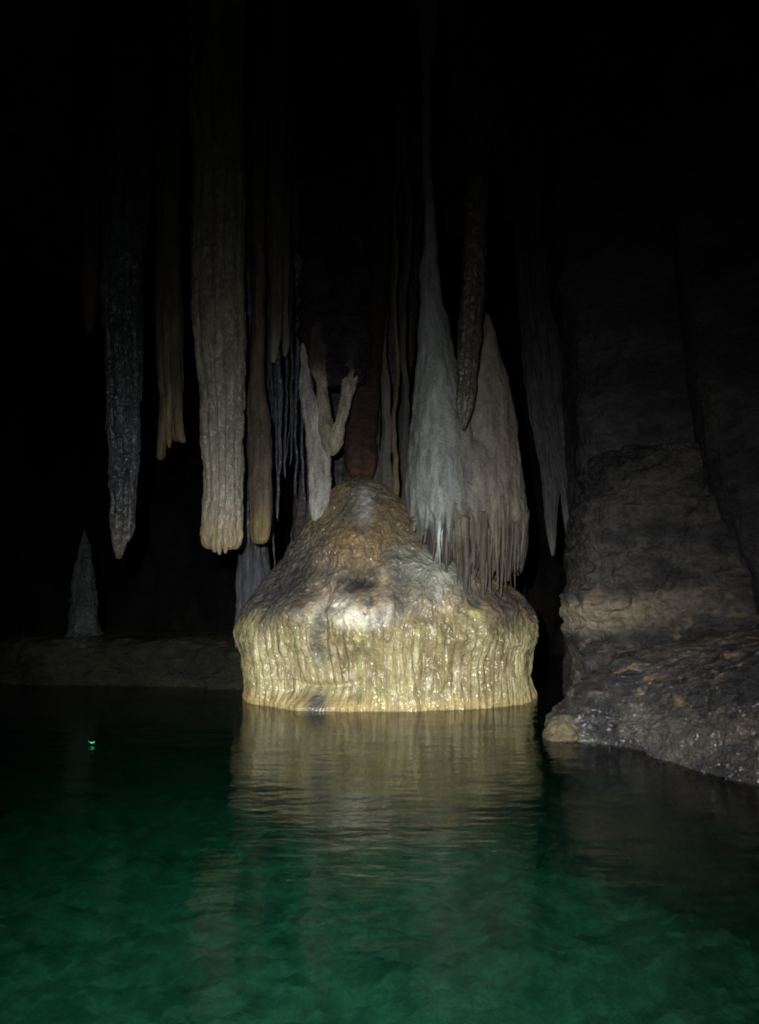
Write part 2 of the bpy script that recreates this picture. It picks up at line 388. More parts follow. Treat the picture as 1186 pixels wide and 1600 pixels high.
    col = mixc((0.14, 0.12, 0.095), (0.165, 0.12, 0.062), sm(-0.3, 0.3, n1))
    col = mixc(col, BROWN, sm(0.0, 0.4, n2) * 0.6)
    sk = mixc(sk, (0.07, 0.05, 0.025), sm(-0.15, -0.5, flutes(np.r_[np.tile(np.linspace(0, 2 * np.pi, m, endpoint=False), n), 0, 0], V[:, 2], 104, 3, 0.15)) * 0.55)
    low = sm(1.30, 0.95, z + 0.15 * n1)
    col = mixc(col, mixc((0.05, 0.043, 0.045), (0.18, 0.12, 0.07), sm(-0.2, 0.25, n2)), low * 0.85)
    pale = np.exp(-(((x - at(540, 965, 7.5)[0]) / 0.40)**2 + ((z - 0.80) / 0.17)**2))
    col = mixc(col, (0.66, 0.60, 0.48), np.clip(pale * sm(-0.35, 0.1, n2) * 1.4, 0, 1))  # pale stone, brightened in its colour to paint the lamp's hot spot
    rs = np.exp(-(((x - at(575, 880, 7.7)[0]) / 0.09)**2 + ((z - 1.0) / 0.28)**2))
    col = mixc(col, (0.50, 0.36, 0.20), np.clip(rs * sm(-0.2, 0.3, n3) * 1.3, 0, 1))
    rs = np.exp(-(((x - at(487, 930, 7.6)[0]) / 0.11)**2 + ((z - 0.85) / 0.25)**2))
    col = mixc(col, (0.48, 0.32, 0.12), np.clip(rs * sm(0.0, 0.2, n3) * 1.2, 0, 1))
    rs = np.exp(-(((x - at(730, 965, 7.8)[0]) / 0.30)**2 + ((z - 0.83) / 0.15)**2))
    col = mixc(col, (0.42, 0.34, 0.16), np.clip(rs * sm(-0.4, 0.2, n2) * 1.2, 0, 1))
    def blot(px, py, wx, wz, c, k, Yb=7.7):
        q = at(px, py, Yb); g = np.exp(-((x - q[0]) / wx)**2 - ((z - q[2]) / wz)**2 + 0.9 * n2 + 0.5 * n3)
        return mixc(col, c, np.clip(g * k, 0, 1) * (V[:, 1] < YM + 0.3))
    col = blot(560, 845, 0.22, 0.16, (0.27, 0.17, 0.075), 0.8)
    col = blot(565, 915, 0.17, 0.09, (0.035, 0.03, 0.033), 1.1)
    col = blot(450, 900, 0.26, 0.26, (0.035, 0.03, 0.032), 1.4, 8.0)
    col = blot(785, 940, 0.20, 0.10, (0.055, 0.036, 0.026), 1.1, 8.0)
    col = blot(632, 900, 0.07, 0.25, (0.07, 0.055, 0.045), 0.8)
    col = blot(690, 880, 0.20, 0.15, (0.33, 0.34, 0.27), 0.9)
    col = blot(550, 975, 0.24, 0.12, (0.80, 0.76, 0.64), 1.1)  # whitest core of the painted hot spot, raised for its glint in the water
    col = blot(600, 905, 0.05, 0.10, (0.45, 0.33, 0.19), 0.9)
    st = np.exp(-((x - at(684, 900, 7.9)[0] + 0.03 * n1) / 0.035)**2) * sm(0.85, 1.0, z) + 0.6 * np.exp(-(((x - at(665, 890, 8)[0]) / 0.30)**2 + ((z - 1.2) / 0.25)**2))
    col = mixc(col, (0.40, 0.41, 0.36), np.clip(st, 0, 1) * 0.8)
    top = np.exp(-(((x - at(570, 790, 8.3)[0]) / 0.07)**2 + ((z - 1.85) / 0.22)**2))
    col = mixc(col, (0.44, 0.41, 0.40), np.clip(top, 0, 1) * 0.8)
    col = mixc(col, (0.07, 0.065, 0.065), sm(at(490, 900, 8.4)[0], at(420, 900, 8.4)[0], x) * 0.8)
    lip = 0.80 + 0.22 * fbm(V, (2.2, 2.2, 2.2), 4, 63)
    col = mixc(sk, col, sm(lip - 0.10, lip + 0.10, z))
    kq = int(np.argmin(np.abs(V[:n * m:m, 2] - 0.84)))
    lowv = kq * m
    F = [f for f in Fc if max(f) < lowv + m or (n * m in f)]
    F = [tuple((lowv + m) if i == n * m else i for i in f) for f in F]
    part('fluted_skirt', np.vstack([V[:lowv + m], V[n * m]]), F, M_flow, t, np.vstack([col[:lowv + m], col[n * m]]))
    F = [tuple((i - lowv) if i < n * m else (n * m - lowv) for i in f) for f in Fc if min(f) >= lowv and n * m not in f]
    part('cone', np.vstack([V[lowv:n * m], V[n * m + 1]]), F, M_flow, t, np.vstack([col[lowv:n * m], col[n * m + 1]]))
mound()

# ------------------------------------------------------------------ the great drapery on the right of the mound
def drapery():
    Y = 8.0
    b = at(735, 920, Y)
    t = thing('flowstone_drapery', b, 'twin-peaked pale grey curtain with a ragged fringe over the right of the mound', 'flowstone drapery')
    left = rows_px([(892, 690, 738, 8.06), (870, 672, 742, 8.04), (838, 655, 750), (800, 640, 760), (740, 637, 750), (700, 641, 745), (650, 645, 730), (600, 648, 718), (560, 651, 712), (500, 654, 700),
                    (460, 655, 690), (430, 655, 688), (390, 661, 685), (350, 662, 682), (300, 662, 677), (240, 660, 674), (150, 660, 673), (40, 652, 684), (-90, 630, 700)], Y, 0.9)
    left = [(x, y + (0.0 if z < 2.2 else 0.0), z, rx, min(ry, 0.30)) for x, y, z, rx, ry in left]
    right = rows_px([(905, 742, 812, 8.14), (880, 735, 819, 8.1), (842, 726, 821), (800, 715, 823), (760, 705, 817), (700, 712, 811), (650, 722, 806), (610, 733, 798), (570, 740, 787), (540, 746, 779), (515, 752, 773), (490, 757, 765)], Y + 0.05, 0.7)
    right = [(x, y, z, rx, min(ry, 0.30)) for x, y, z, rx, ry in right]
    mid = rows_px([(898, 715, 770, 8.1), (870, 700, 780, 8.06), (842, 690, 790), (800, 670, 800), (740, 680, 790), (700, 690, 770), (690, 700, 760), (676, 708, 745), (664, 716, 734)], Y - 0.02, 0.7)
    V, Fc = join([loft(left, 160, 48), loft(right, 80, 48), loft(mid, 50, 40)])
    V, Nn, Fc = remesh(V, Fc, 0.0135, 6)
    z = V[:, 2]; zb = at(0, 790, Y)[2]
    hn = Nn.copy(); hn[:, 2] *= 0.2
    a = V[:, 0] * 62 + 5 * fbm(V, (2.2, 2.2, 1.0), 3, 70)
    fl = np.abs(np.sin(a / 2))**0.6 - 0.6
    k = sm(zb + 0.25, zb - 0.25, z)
    d = (0.002 + 0.022 * k) * fl + 0.05 * fbm(V, (2.5, 2.5, 1.5), 3, 71) * sm(3.4, 2.4, z) + 0.022 * fbm(V, (11, 11, 5), 3, 72) + 0.008 * fbm(V, (34, 34, 9), 3, 87, True) * sm(3.8, 2.6, z) + 0.012 * fbm(V, (5, 5, 3), 2, 73, True) * sm(3.4, 2.4, z)
    V = V + hn * d[:, None]
    rag = 0.5 + 0.5 * np.sin(V[:, 0] * 47 + 6 * fbm(V, (3, 3, 0.01), 3, 78)) + 1.2 * fbm(V, (9, 9, 0.01), 3, 79)
    V[:, 2] += sm(zb + 0.02, zb - 0.30, z) * 0.16 * rag
    # ragged lower rim
    x = V[:, 0]; n1 = fbm(V, (2.2, 2.2, 0.8), 4, 75); n2 = fbm(V, (8, 8, 2), 3, 76); n3 = fbm(V, (7, 7, 1.0), 3, 77)
    col = mixc((0.13, 0.112, 0.10), (0.22, 0.195, 0.18), sm(-0.3, 0.3, n1))
    col = mixc(col, (0.26, 0.235, 0.15), sm(0.0, 0.4, n2) * 0.4 + 0.3 * sm(2.0, 1.4, z))
    s = np.exp(-((x - at(676, 0, Y)[0] + 0.05 * n1) / 0.085)**2) * sm(3.6, 2.0, z) * (0.25 + 0.75 * sm(-0.05, 0.15, fbm(V, (26, 26, 4), 3, 74)))
    col = mixc(col, (0.60, 0.60, 0.60), np.clip(s, 0, 1) * 0.75)
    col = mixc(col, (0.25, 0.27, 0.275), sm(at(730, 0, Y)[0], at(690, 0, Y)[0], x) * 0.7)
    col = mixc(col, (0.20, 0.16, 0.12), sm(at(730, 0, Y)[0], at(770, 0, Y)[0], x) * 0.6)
    g = np.exp(-((x - at(700, 0, Y)[0]) / 0.05)**2) * sm(2.6, 3.2, z)
    col = mixc(col, (0.2, 0.25, 0.16), g * 0.4)
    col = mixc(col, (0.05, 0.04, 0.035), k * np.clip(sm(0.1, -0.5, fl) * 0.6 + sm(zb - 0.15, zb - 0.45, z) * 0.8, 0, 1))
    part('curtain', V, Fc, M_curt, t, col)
    # fringe: hanging strands of the rim
    R = random.Random(5)
    xs = []
    px = 648
    while px < 820:
        xs.append(px); px += R.uniform(2.6, 7.0)
    for px in xs:
        u = (px - 648) / 172
        top = 800 + R.uniform(-26, 26)
        end = np.interp(px, [648, 665, 690, 715, 740, 770, 800, 820], [812, 850, 885, 905, 920, 918, 912, 895]) + (R.uniform(0, 16) if R.random() < 0.6 else R.uniform(-60, -5))
        y0 = Y - 0.25 * math.sqrt(max(0.05, 1 - (2 * u - 1)**2)) - R.uniform(-0.02, 0.05)
        wd = R.uniform(1.2, 3.2) if R.random() < 0.75 else R.uniform(4.5, 7.0)
        L = []
        kx = px
        for q in np.linspace(1, 0, 7):
            kx = px + 1.6 * math.sin(q * 5 + px) + R.uniform(-0.5, 0.5)
            ww = wd * (0.55 + 0.9 * (1 - q)**0.9) * R.uniform(0.75, 1.25)
            L.append((top + (end - top) * q, kx - ww, kx + ww))
        L[0] = (end + 3, L[0][1] + wd * 0.2, L[0][2] - wd * 0.2)
        V, Fc = loft(rows_px(L, y0, 1.1), 26, 10, lambda V, TH, TT, R_: 0.006 * fbm(V, (20, 20, 9), 2, px))
        c = (0.42, 0.42, 0.41) if 660 < px < 694 and R.random() < 0.75 else (0.15, 0.125, 0.095)
        n = fbm(V, (8, 8, 4), 2, 3)
        part('drip_strand', V, Fc, M_curt, t, mixc(mixc(np.array(c) * 0.7, np.array(c) * 1.2, sm(-0.3, 0.3, n)), (0.05, 0.04, 0.03), sm(zb - 0.22, zb - 0.62, V[:, 2] + 0.1 * n) * 0.75))
drapery()

# ------------------------------------------------------------------ stalactites
TOPZ = 8.8
def to_ceiling(rows, grow=1.5):
    x, y, z, rx, ry = rows[-1]
    if z < TOPZ:
        rows = rows + [(x, y, min(z + 0.6, TOPZ - 0.3), rx * (1 + (grow - 1) * 0.4), ry * (1 + (grow - 1) * 0.4)), (x, y, TOPZ, rx * grow, ry * grow)]
    return rows
def stal(name, L, Y, label, mat, c0, c1, group=None, dep=1.0, ribs=9, rib=0.03, rough=0.02, ctip=None, m=120, n=260, part_name='shaft', extras=(), cat='stalactite', ceil=True, seed=0, frq=6, low=0.0, wob=0.04):
    rows = rows_px(L, Y, dep)
    if ceil: rows = to_ceiling(rows)
    top = rows[-1]
    def d(V, TH, TT, R):
        return rib * np.minimum(R, 0.12) / 0.12 * flutes(TH, V[:, 2], ribs, seed) + low * fbm(V, (2, 2, 1), 3, seed + 4) + rough * fbm(V, (frq, frq, frq * 0.5), 4, seed + 1) * np.minimum(1, R / 0.05) + (0.4 * rough * fbm(V, (frq * 4, frq * 4, frq * 2.5), 2, seed + 2) + (0.010 * fbm(V, (24, 24, 34), 3, seed + 3, True) if mat is M_wet else 0)) * np.minimum(1, R / 0.05)
    V, Fc = loft(rows, n, m, d)
    zt = rows[0][2]
    wv = np.c_[V[:, 2] * 0.9, 0 * V[:, 2] + seed * 3.7, 0 * V[:, 2]]
    V[:, 0] += wob * fbm(wv, o=4, seed=seed); V[:, 1] += wob * fbm(wv + 9.1, o=3, seed=seed)
    def colour(V):
        n1 = fbm(V, (3, 3, 1), 4, seed + 90); n2 = fbm(V, (12, 12, 2), 3, seed + 91)
        c = mixc(c0, c1, sm(-0.3, 0.3, n1 + 0.5 * n2))
        if ctip is not None: c = mixc(c, ctip, sm(0.55, 0.0, V[:, 2] - zt + 0.2 * n1) * 0.8)
        return c
    if not extras:
        o = mesh_obj(name, V, Fc, mat, base=(top[0], top[1], top[2]), cols=colour(V))
        return tag(o, label, cat, group)
    t = thing(name, (top[0], top[1], top[2]), label, cat, group)
    part(part_name, V, Fc, mat, t, colour(V))
    for nm, L2, Y2, kw in extras:
        r2 = rows_px(L2, Y2, kw.get('dep', 1.0))
        if kw.get('ceil'): r2 = to_ceiling(r2, 1.2)
        rr = kw.get('rough', rough)
        V2, F2 = loft(r2, kw.get('n', 40), kw.get('m', 32), lambda V, TH, TT, R: rr * fbm(V, (9, 9, 5), 3, seed + 7) * np.minimum(1, R / 0.04) + kw.get('rib', 0.0) * flutes(TH, V[:, 2], 7, seed))
        cc = colour(V2) if 'c' not in kw else mixc(np.array(kw['c']) * 0.8, np.array(kw['c']) * 1.2, sm(-0.3, 0.3, fbm(V2, (6, 6, 3), 3, seed)))
        part(nm, V2, F2, mat, t, cc)
    return t

# 1 the big one
stal('stalactite', [(858, 328, 366), (852, 321, 371), (835, 317, 374), (800, 317, 374), (760, 319, 373), (700, 318, 375), (640, 316, 378), (600, 314, 380), (540, 308, 382), (470, 305, 382), (400, 304, 381), (340, 303, 379), (250, 302, 377), (150, 300, 377), (50, 296, 380)], 7.6,
     'thickest stalactite, long and blunt with a wet toothed end, left of the mound', M_wet, (0.23, 0.205, 0.16), (0.33, 0.29, 0.23), None, 0.9, 11, 0.035, 0.03, (0.38, 0.28, 0.16), 180, 420, seed=2, frq=8, low=0.03,
     extras=[('tip_knob', [(864 + a, x - 1.5, x + 1.5), (860 + a, x - 3.5, x + 3.5), (850 + a, x - 6, x + 6), (825, x - 4, x + 4)], 7.6 - 0.14 * math.sqrt(max(0.1, 1 - ((x - 346) / 26)**2)), {'rough': 0.035, 'c': (0.33, 0.25, 0.14)}) for x, a in ((328, -8), (335, -1), (343, 3), (352, 1), (360, -5), (366, -9))])
# 2 slim brown one beside it
stal('stalactite', [(850, 402, 412), (846, 396, 419), (830, 393, 423), (790, 391, 424), (740, 390, 424), (690, 390, 425), (640, 391, 421), (600, 392, 417), (540, 394, 414), (450, 396, 412), (300, 396, 414)], 8.1,
     'smooth slim brown stalactite just right of the thickest stalactite', M_curt, (0.08, 0.06, 0.04), (0.12, 0.09, 0.062), None, 0.9, 5, 0.03, 0.03, (0.22, 0.16, 0.07), 80, 240, seed=3)
# 3 cluster on the left
stal('stalactite', [(690, 268, 279), (680, 259, 284), (640, 254, 284), (600, 250, 285), (540, 247, 286), (480, 246, 284), (400, 246, 280), (300, 246, 278)], 8.6,
     'ribbed olive stalactite ending in uneven fingers, next left of the thickest one', M_curt, (0.075, 0.065, 0.04), (0.13, 0.11, 0.065), None, 0.9, 6, 0.05, 0.02, (0.16, 0.11, 0.06), 90, 260, seed=5,
     extras=[('finger', [(719, 247, 253), (712, 244, 259), (680, 246, 261), (620, 250, 262)], 8.5, {'c': (0.16, 0.125, 0.08)}),
             ('finger', [(692, 284, 289), (688, 277, 291), (675, 273, 287), (640, 270, 284)], 8.5, {'c': (0.19, 0.13, 0.07)}),
             ('finger', [(700, 263, 266), (690, 261, 268), (650, 260, 269), (600, 260, 270)], 8.48, {'c': (0.22, 0.18, 0.10)})])
# 4 wet bluish one
stal('stalactite', [(873, 184, 190), (862, 180, 195), (835, 177, 203), (800, 174, 208), (750, 172, 212), (700, 170, 214), (640, 168, 216), (560, 166, 218), (450, 163, 222), (300, 158, 228)], 7.7,
     'dark pointed stalactite with glistening bluish wet ripples at the left', M_wet, (0.030, 0.034, 0.042), (0.062, 0.066, 0.08), None, 0.9, 9, 0.03, 0.045, (0.10, 0.075, 0.06), 120, 320, seed=7, frq=11)
# 5 faint one
stal('stalactite', [(520, 141, 146), (505, 134, 150), (470, 130, 153), (400, 128, 156), (250, 124, 162)], 9.4,
     'short faint reddish stalactite high up at the far left', M_curt, (0.10, 0.065, 0.06), (0.14, 0.09, 0.08), None, 1, 5, 0.03, 0.03, None, 60, 160, seed=8)
# 6 paired small tips
stal('stalactite', [(567, 424, 430), (555, 422, 434), (520, 421, 439), (470, 421, 442), (380, 420, 444), (250, 416, 448)], 8.8,
     'longer left one of two dim stalactites with short pale tips', M_curt, (0.09, 0.075, 0.07), (0.14, 0.12, 0.11), 'short pale tipped stalactites', 1, 5, 0.03, 0.02, (0.26, 0.24, 0.20), 60, 200, seed=9)
stal('stalactite', [(557, 443, 447), (545, 442, 451), (530, 442, 453), (490, 441, 452), (400, 438, 454)], 8.85,
     'shorter right one of two dim stalactites with short pale tips', M_curt, (0.08, 0.065, 0.07), (0.12, 0.10, 0.11), 'short pale tipped stalactites', 1, 5, 0.02, 0.02, (0.20, 0.20, 0.19), 50, 160, seed=10)
# 7 thin ones high in the middle
stal('stalactite', [(380, 512, 517), (360, 510, 520), (300, 508, 524), (200, 504, 528)], 9.3,
     'barely lit thin stalactite in the dark above the forked stalactite', M_curt, (0.10, 0.09, 0.085), (0.14, 0.125, 0.12), None, 1, 4, 0.02, 0.02, (0.22, 0.22, 0.2), 40, 120, seed=11)
# 8 dark stalactite in front of the drapery
stal('stalactite', [(672, 720, 725), (655, 715, 732), (620, 712, 738), (590, 714, 742), (540, 716, 748), (490, 720, 753), (430, 724, 757), (350, 728, 760), (250, 732, 764), (100, 730, 772)], 7.5,
     'dark brown sparkling stalactite whose point hangs in the notch of the twin-peaked curtain', M_wet, (0.055, 0.042, 0.036), (0.10, 0.075, 0.055), None, 0.9, 6, 0.03, 0.04, (0.10, 0.085, 0.075), 90, 300, seed=12, frq=10)
# 9 brown block behind the fork
stal('stalactite', [(757, 562, 570), (750, 553, 578), (738, 544, 584), (715, 540, 588), (670, 542, 590), (620, 548, 594), (560, 552, 600), (450, 550, 606), (300, 545, 616)], 8.95,
     'rusty brown broken-ended stalactite hanging just above the peak of the mound', M_rock, (0.022, 0.015, 0.013), (0.045, 0.027, 0.02), None, 0.7, 4, 0.06, 0.05, (0.09, 0.045, 0.028), 80, 200, seed=13, frq=4)

# 10 forked stalactite
def forked():
    Y = 8.45
    t = thing('forked_stalactite', at(520, 60, Y), 'pale forked stalactite with a long blade over the left slope of the mound', 'stalactite')
    def pc(name, L, Yq, c0, c1, dep, seed, mat=M_curt, m=48, n=120, rough=0.018, ceil=False):
        rows = rows_px(L, Yq, dep)
        if ceil: rows = to_ceiling(rows, 1.3)
        V, Fc = loft(rows, n, m, lambda V, TH, TT, R: (rough * 1.8 * fbm(V, (7, 7, 5), 4, seed) + 0.012 * fbm(V, (25, 25, 18), 3, seed + 5, True) - 0.006) * np.minimum(1, R / 0.04) + 0.014 * np.minimum(1, R / 0.06) * flutes(TH, V[:, 2], 6, seed))
        col = mixc(c0, c1, sm(-0.3, 0.3, fbm(V, (6, 6, 2), 3, seed + 1)))
        if name == 'prong': col = mixc(col, (0.05, 0.038, 0.032), sm(at(0, 600, Y)[2], at(0, 570, Y)[2], V[:, 2] + 0.1 * fbm(V, (6, 6, 6), 3, 2)))
        V[:, 0] += 0.008 * fbm(np.c_[V[:, 2] * 2.5, 0 * V[:, 2] + seed, 0 * V[:, 2]], o=3, seed=seed)
        part(name, V, Fc, mat, t, col)
    pc('blade', [(814, 488, 496), (804, 484, 506), (790, 483, 514), (760, 483, 518), (720, 481, 517), (690, 478, 512), (660, 474, 503), (620, 469, 495), (600, 467, 489), (575, 469, 484), (550, 470, 479), (536, 471.5, 474.5)], Y, (0.30, 0.28, 0.25), (0.42, 0.40, 0.37), 0.9, 21, n=260)
    pc('prong', [(712, 515, 522, 8.30), (704, 508, 530, 8.30), (690, 503, 536, 8.30), (670, 499, 528, 8.32), (650, 497, 518, 8.36), (620, 497, 513, 8.4), (595, 493, 512, 8.42), (570, 482, 510, 8.45), (540, 484, 512, 8.5), (500, 486, 510, 8.6)], Y, (0.24, 0.21, 0.15), (0.34, 0.30, 0.22), 0.8, 22, n=160)
    pc('prong', [(708, 514, 522, 8.27), (700, 510, 532, 8.27), (680, 514, 538, 8.28), (660, 524, 542, 8.3), (635, 529, 547, 8.34), (612, 533, 554, 8.4), (598, 534, 559, 8.45), (575, 537, 562, 8.5), (530, 540, 560, 8.6)], Y, (0.28, 0.25, 0.19), (0.40, 0.36, 0.29), 0.8, 23, n=160)
    pc('trunk', [(605, 490, 555, 8.58), (597, 476, 568, 8.58), (570, 472, 574, 8.6), (520, 468, 580, 8.65), (450, 470, 578, 8.8), (300, 470, 584, 8.8), (100, 460, 590, 8.8)], Y, (0.012, 0.011, 0.013), (0.028, 0.023, 0.027), 0.45, 24, mat=M_rock, m=140, n=260, rough=0.08, ceil=True)
forked()

# 11 thin columns behind the peak
for i, (x, w0, yb, yt, Yc, c) in enumerate([(604, 9, 860, 150, 9.1, (0.11, 0.095, 0.08)), (618, 4, 860, 120, 8.85, (0.14, 0.10, 0.05)), (632, 7, 870, 200, 9.0, (0.07, 0.06, 0.055)), (585, 11, 850, 300, 9.35, (0.07, 0.06, 0.06))]):
    L = [(yb, x - w0 * 1.9, x + w0 * 1.9), (yb - 60, x - w0 * 1.6, x + w0 * 1.6), (yb - 150, x - w0, x + w0), (yb - 280, x - w0 * .7, x + w0 * .7), (yb - 420, x - w0 * .6, x + w0 * .6), (100, x - w0, x + w0)]
    stal('stone_column', L, Yc, ['grey column behind the mound peak, second from the left of four', 'thinnest, yellowish column of the four behind the peak of the mound',
         'dark column touching the left edge of the twin-peaked curtain', 'dull wide column farthest back, leftmost of four behind the peak of the mound'][i],
         M_curt, np.array(c) * 0.8, np.array(c) * 1.15, 'columns behind the peak', 1.0, 5, 0.03, 0.02, None, 60, 260, cat='stone column', seed=30 + i, wob=0.13)

# 12 ribbed curtain of thin straws at the left back of the mound
R = random.Random(9)
for i in range(17):
    px = 384 + i * 5.6 + R.uniform(-1.5, 1.5)
    end = np.interp(px, [380, 410, 440, 470, 485], [935, 925, 905, 860, 825]) + R.uniform(-170, 15)
    wd = R.uniform(0.8, 3.2)
    L = [(end, px - 0.5, px + 0.5), (end - 15, px - wd * .7, px + wd * .7), (end - 90, px - wd, px + wd), (end - 200, px - wd * 1.3, px + wd * 1.3), (end - 330, px - wd * 1.6, px + wd * 1.6), (300, px - wd * 2.4, px + wd * 2.4)]
    stal('thin_stalactite', L, 9.0 + R.uniform(-0.15, 0.25), 'hair-thin bluish stalactite in a row behind the left slope of the mound', M_wet,
         (0.03, 0.032, 0.042), (0.07, 0.075, 0.10), 'thin stalactites behind the left slope', 1, 3, 0.02, 0.015, None, 12, 160, cat='stalactite', seed=40 + i, wob=0.10)
# backing wall of the straws: dull bluish column
stal('stone_column', [(1110, 366, 440), (960, 370, 432), (900, 372, 424), (850, 373, 418), (780, 376, 420), (700, 380, 424), (560, 384, 430), (300, 380, 440)], 9.4,
     'dull bluish grey column behind the left edge of the mound', M_curt, (0.035, 0.035, 0.045), (0.06, 0.06, 0.075), None, 0.8, 8, 0.05, 0.05, None, 90, 240, cat='stone column', seed=60)
stal('stone_column', [(1100, 430, 690), (900, 450, 660), (760, 470, 645), (600, 480, 640), (450, 470, 650), (250, 450, 670)], 10.4,
     'broad shadowy rock pillar directly behind the peak of the mound', M_rock, (0.06, 0.05, 0.055), (0.10, 0.085, 0.085), None, 0.5, 17, 0.09, 0.08, None, 200, 240, cat='stone column', seed=61, frq=3)

# 13 curtains between the mound and the right hand wall
for i, (L, Yc, lab) in enumerate([
    ([(842, 886, 890), (820, 882, 894), (760, 874, 900), (700, 862, 905), (640, 850, 905), (560, 836, 905), (400, 822, 900), (200, 800, 900)], 9.3, 'dim hanging curtain whose point touches the left edge of the rock block'),
    ([(868, 860, 864), (850, 857, 867), (790, 850, 872), (700, 838, 872), (620, 824, 862), (500, 812, 856), (250, 800, 850)], 9.6, 'dim narrow hanging curtain right of the twin-peaked curtain'),
    ([(770, 908, 913), (740, 902, 918), (680, 890, 925), (600, 880, 930), (450, 870, 930), (200, 860, 935)], 9.1, 'short dim hanging curtain above the top corner of the rock block')]):
    stal('stone_curtain', L, Yc, lab, M_curt, (0.026, 0.024, 0.03), (0.05, 0.046, 0.053), 'dim curtains right of the mound', 0.45, 9, 0.05, 0.04, (0.13, 0.12, 0.115), 110, 240, cat='stone curtain', seed=70 + i)

# 14 far left stalagmite and shelf
stal('stalagmite', [(1010, 96, 172), (985, 108, 156), (950, 113, 150), (900, 118, 146), (860, 122, 142), (838, 127, 137), (830, 130, 134)], 9.9,
     'faint grey stalagmite standing on the low shelf at the far left', M_curt, (0.010, 0.012, 0.013), (0.028, 0.031, 0.033), None, 1, 6, 0.04, 0.08, None, 60, 120, cat='stalagmite', ceil=False, seed=80)
def poly_rock(name, rows, label, cat, mat, c0, c1, dispf, colf=None, n=160, m=400, seed=0, sh=None):
    """rows: [(z, [(x, y), ...])] from the bottom up, each the same number of corners"""
    K = len(rows[0][1])
    u = np.linspace(0, K, m, endpoint=False)
    ks = np.arange(-2, K + 3)
    outl = []
    for z, P in rows:
        P = np.array(P); Q = P[ks % K]
        outl.append(spl(u, ks, Q))
    O = np.array(outl)                                  # rows, m, 2
    Z = np.array([r[0] for r in rows])
    T = np.arange(len(rows)); t = np.linspace(0, len(rows) - 1, n)
    XY = spl(t, T, O.reshape(len(rows), -1)).reshape(n, m, 2)
    zz = spl(t, T, Z[:, None])[:, 0]
    cen = XY.mean(1)
    V = np.concatenate([XY, np.repeat(zz[:, None, None], m, 1)], -1).reshape(-1, 3)
    tang = np.roll(XY, -2, 1) - np.roll(XY, 2, 1)
    nr = np.stack([tang[..., 1], -tang[..., 0]], -1); nr /= np.linalg.norm(nr, axis=-1)[..., None] + 1e-9
    nr = np.concatenate([nr, np.zeros((n, m, 1))], -1).reshape(-1, 3)
    if sh is not None: V = sh(V)
    area = np.sum(XY[0, :, 0] * np.roll(XY[0, :, 1], -1) - XY[0, :, 1] * np.roll(XY[0, :, 0], -1))
    if area < 0: nr = -nr
    d = dispf(V)
    V = V + nr * d[:, None]; V[:, 2] += 0.35 * d * (V[:, 2] > V[:, 2].min() + 0.05)
    Fc = grid_faces(n, m).tolist()
    V = np.vstack([V, V[:m].mean(0), V[-m:].mean(0)]); i0, i1 = n * m, n * m + 1
    for k in range(m):
        Fc.append((i0, (k + 1) % m, k)); Fc.append((i1, (n - 1) * m + k, (n - 1) * m + (k + 1) % m))
    if area < 0: Fc = [tuple(f[::-1]) for f in Fc]
    n1 = fbm(V, (1.5, 1.5, 3), 4, seed); n2 = fbm(V, (6, 6, 9), 4, seed + 1)
    col = mixc(c0, c1, sm(-0.3, 0.3, n1 + 0.5 * n2))
    if colf: col = colf(V, col, n1, n2)
    bs = np.array([V[:, 0].mean(), V[:, 1].mean(), V[:, 2].min()])
    o = mesh_obj(name, V, Fc, mat, base=bs, cols=col)
    return tag(o, label, cat)
def shr(P, f, c=None, dx=0, dy=0):
    P = np.array(P); c = P.mean(0) if c is None else np.array(c)
    return [tuple(q) for q in (c + (P - c) * f + np.array([dx, dy]))]
shelf = [(-4.8, 10.2), (-3.6, 9.6), (-2.4, 9.5), (-1.4, 9.2), (-0.8, 9.6), (-1.0, 11), (-3, 11.8), (-5.2, 11.6)]
poly_rock('rock_shelf', [(-3, shr(shelf, 1.05)), (-0.5, shelf), (0.1, shelf), (0.35, shr(shelf, 0.97)), (0.5, shr(shelf, 0.8)), (0.56, shr(shelf, 0.4))],
          'low dim rock shelf just above the water at the left', 'rock shelf', M_rock, (0.006, 0.006, 0.004), (0.018, 0.017, 0.011),
          lambda V: 0.16 * fbm(V, (1.2, 1.2, 3), 4, 81) + 0.05 * fbm(V, (6, 6, 8), 3, 82), seed=83, n=90, m=300)

# 15 right hand rocks
A = lambda px, py, Y: tuple(at(px, py, Y)[:2])
def X(px, Y): return (px - 593) / F * Y * 1.005
def bedding(V, fr, seed):
    t = V[:, 2] - 0.10 * V[:, 0] + 0.10 * fbm(V, (0.8, 0.8, 0.8), 3, seed)
    return np.abs(np.mod(t * fr, 1.0) - 0.5) * 2
def blk(z):
    # left edge and right edge of the block's face by height, from the photograph
    l = np.interp(z, [0.2, 0.62, 0.95, 1.35, 1.8, 2.05], [925, 915, 910, 926, 930, 948]); r = np.interp(z, [0.2, 0.72, 1.3, 1.95, 2.3], [1205, 1185, 1150, 1112, 1100])
    yl, yr = 7.0, 6.35
    lx, rx = X(l, yl), X(r, yr)
    return [(lx, yl), (lx + 0.33 * (rx - lx), yl - 0.32), (lx + 0.7 * (rx - lx), yl - 0.5), (rx, yr), (rx + 0.25, yr + 0.7), (rx, yr + 1.5), (lx + 0.3, yl + 1.1), (lx - 0.02, yl + 0.5)]
rows = [(z, blk(z)) for z in (-2.5, 0.2, 0.6, 0.95, 1.35, 1.7)] + [(1.95, shr(blk(1.95), 0.97)), (2.1, shr(blk(2.05), 0.8)), (2.2, shr(blk(2.05), 0.4))]
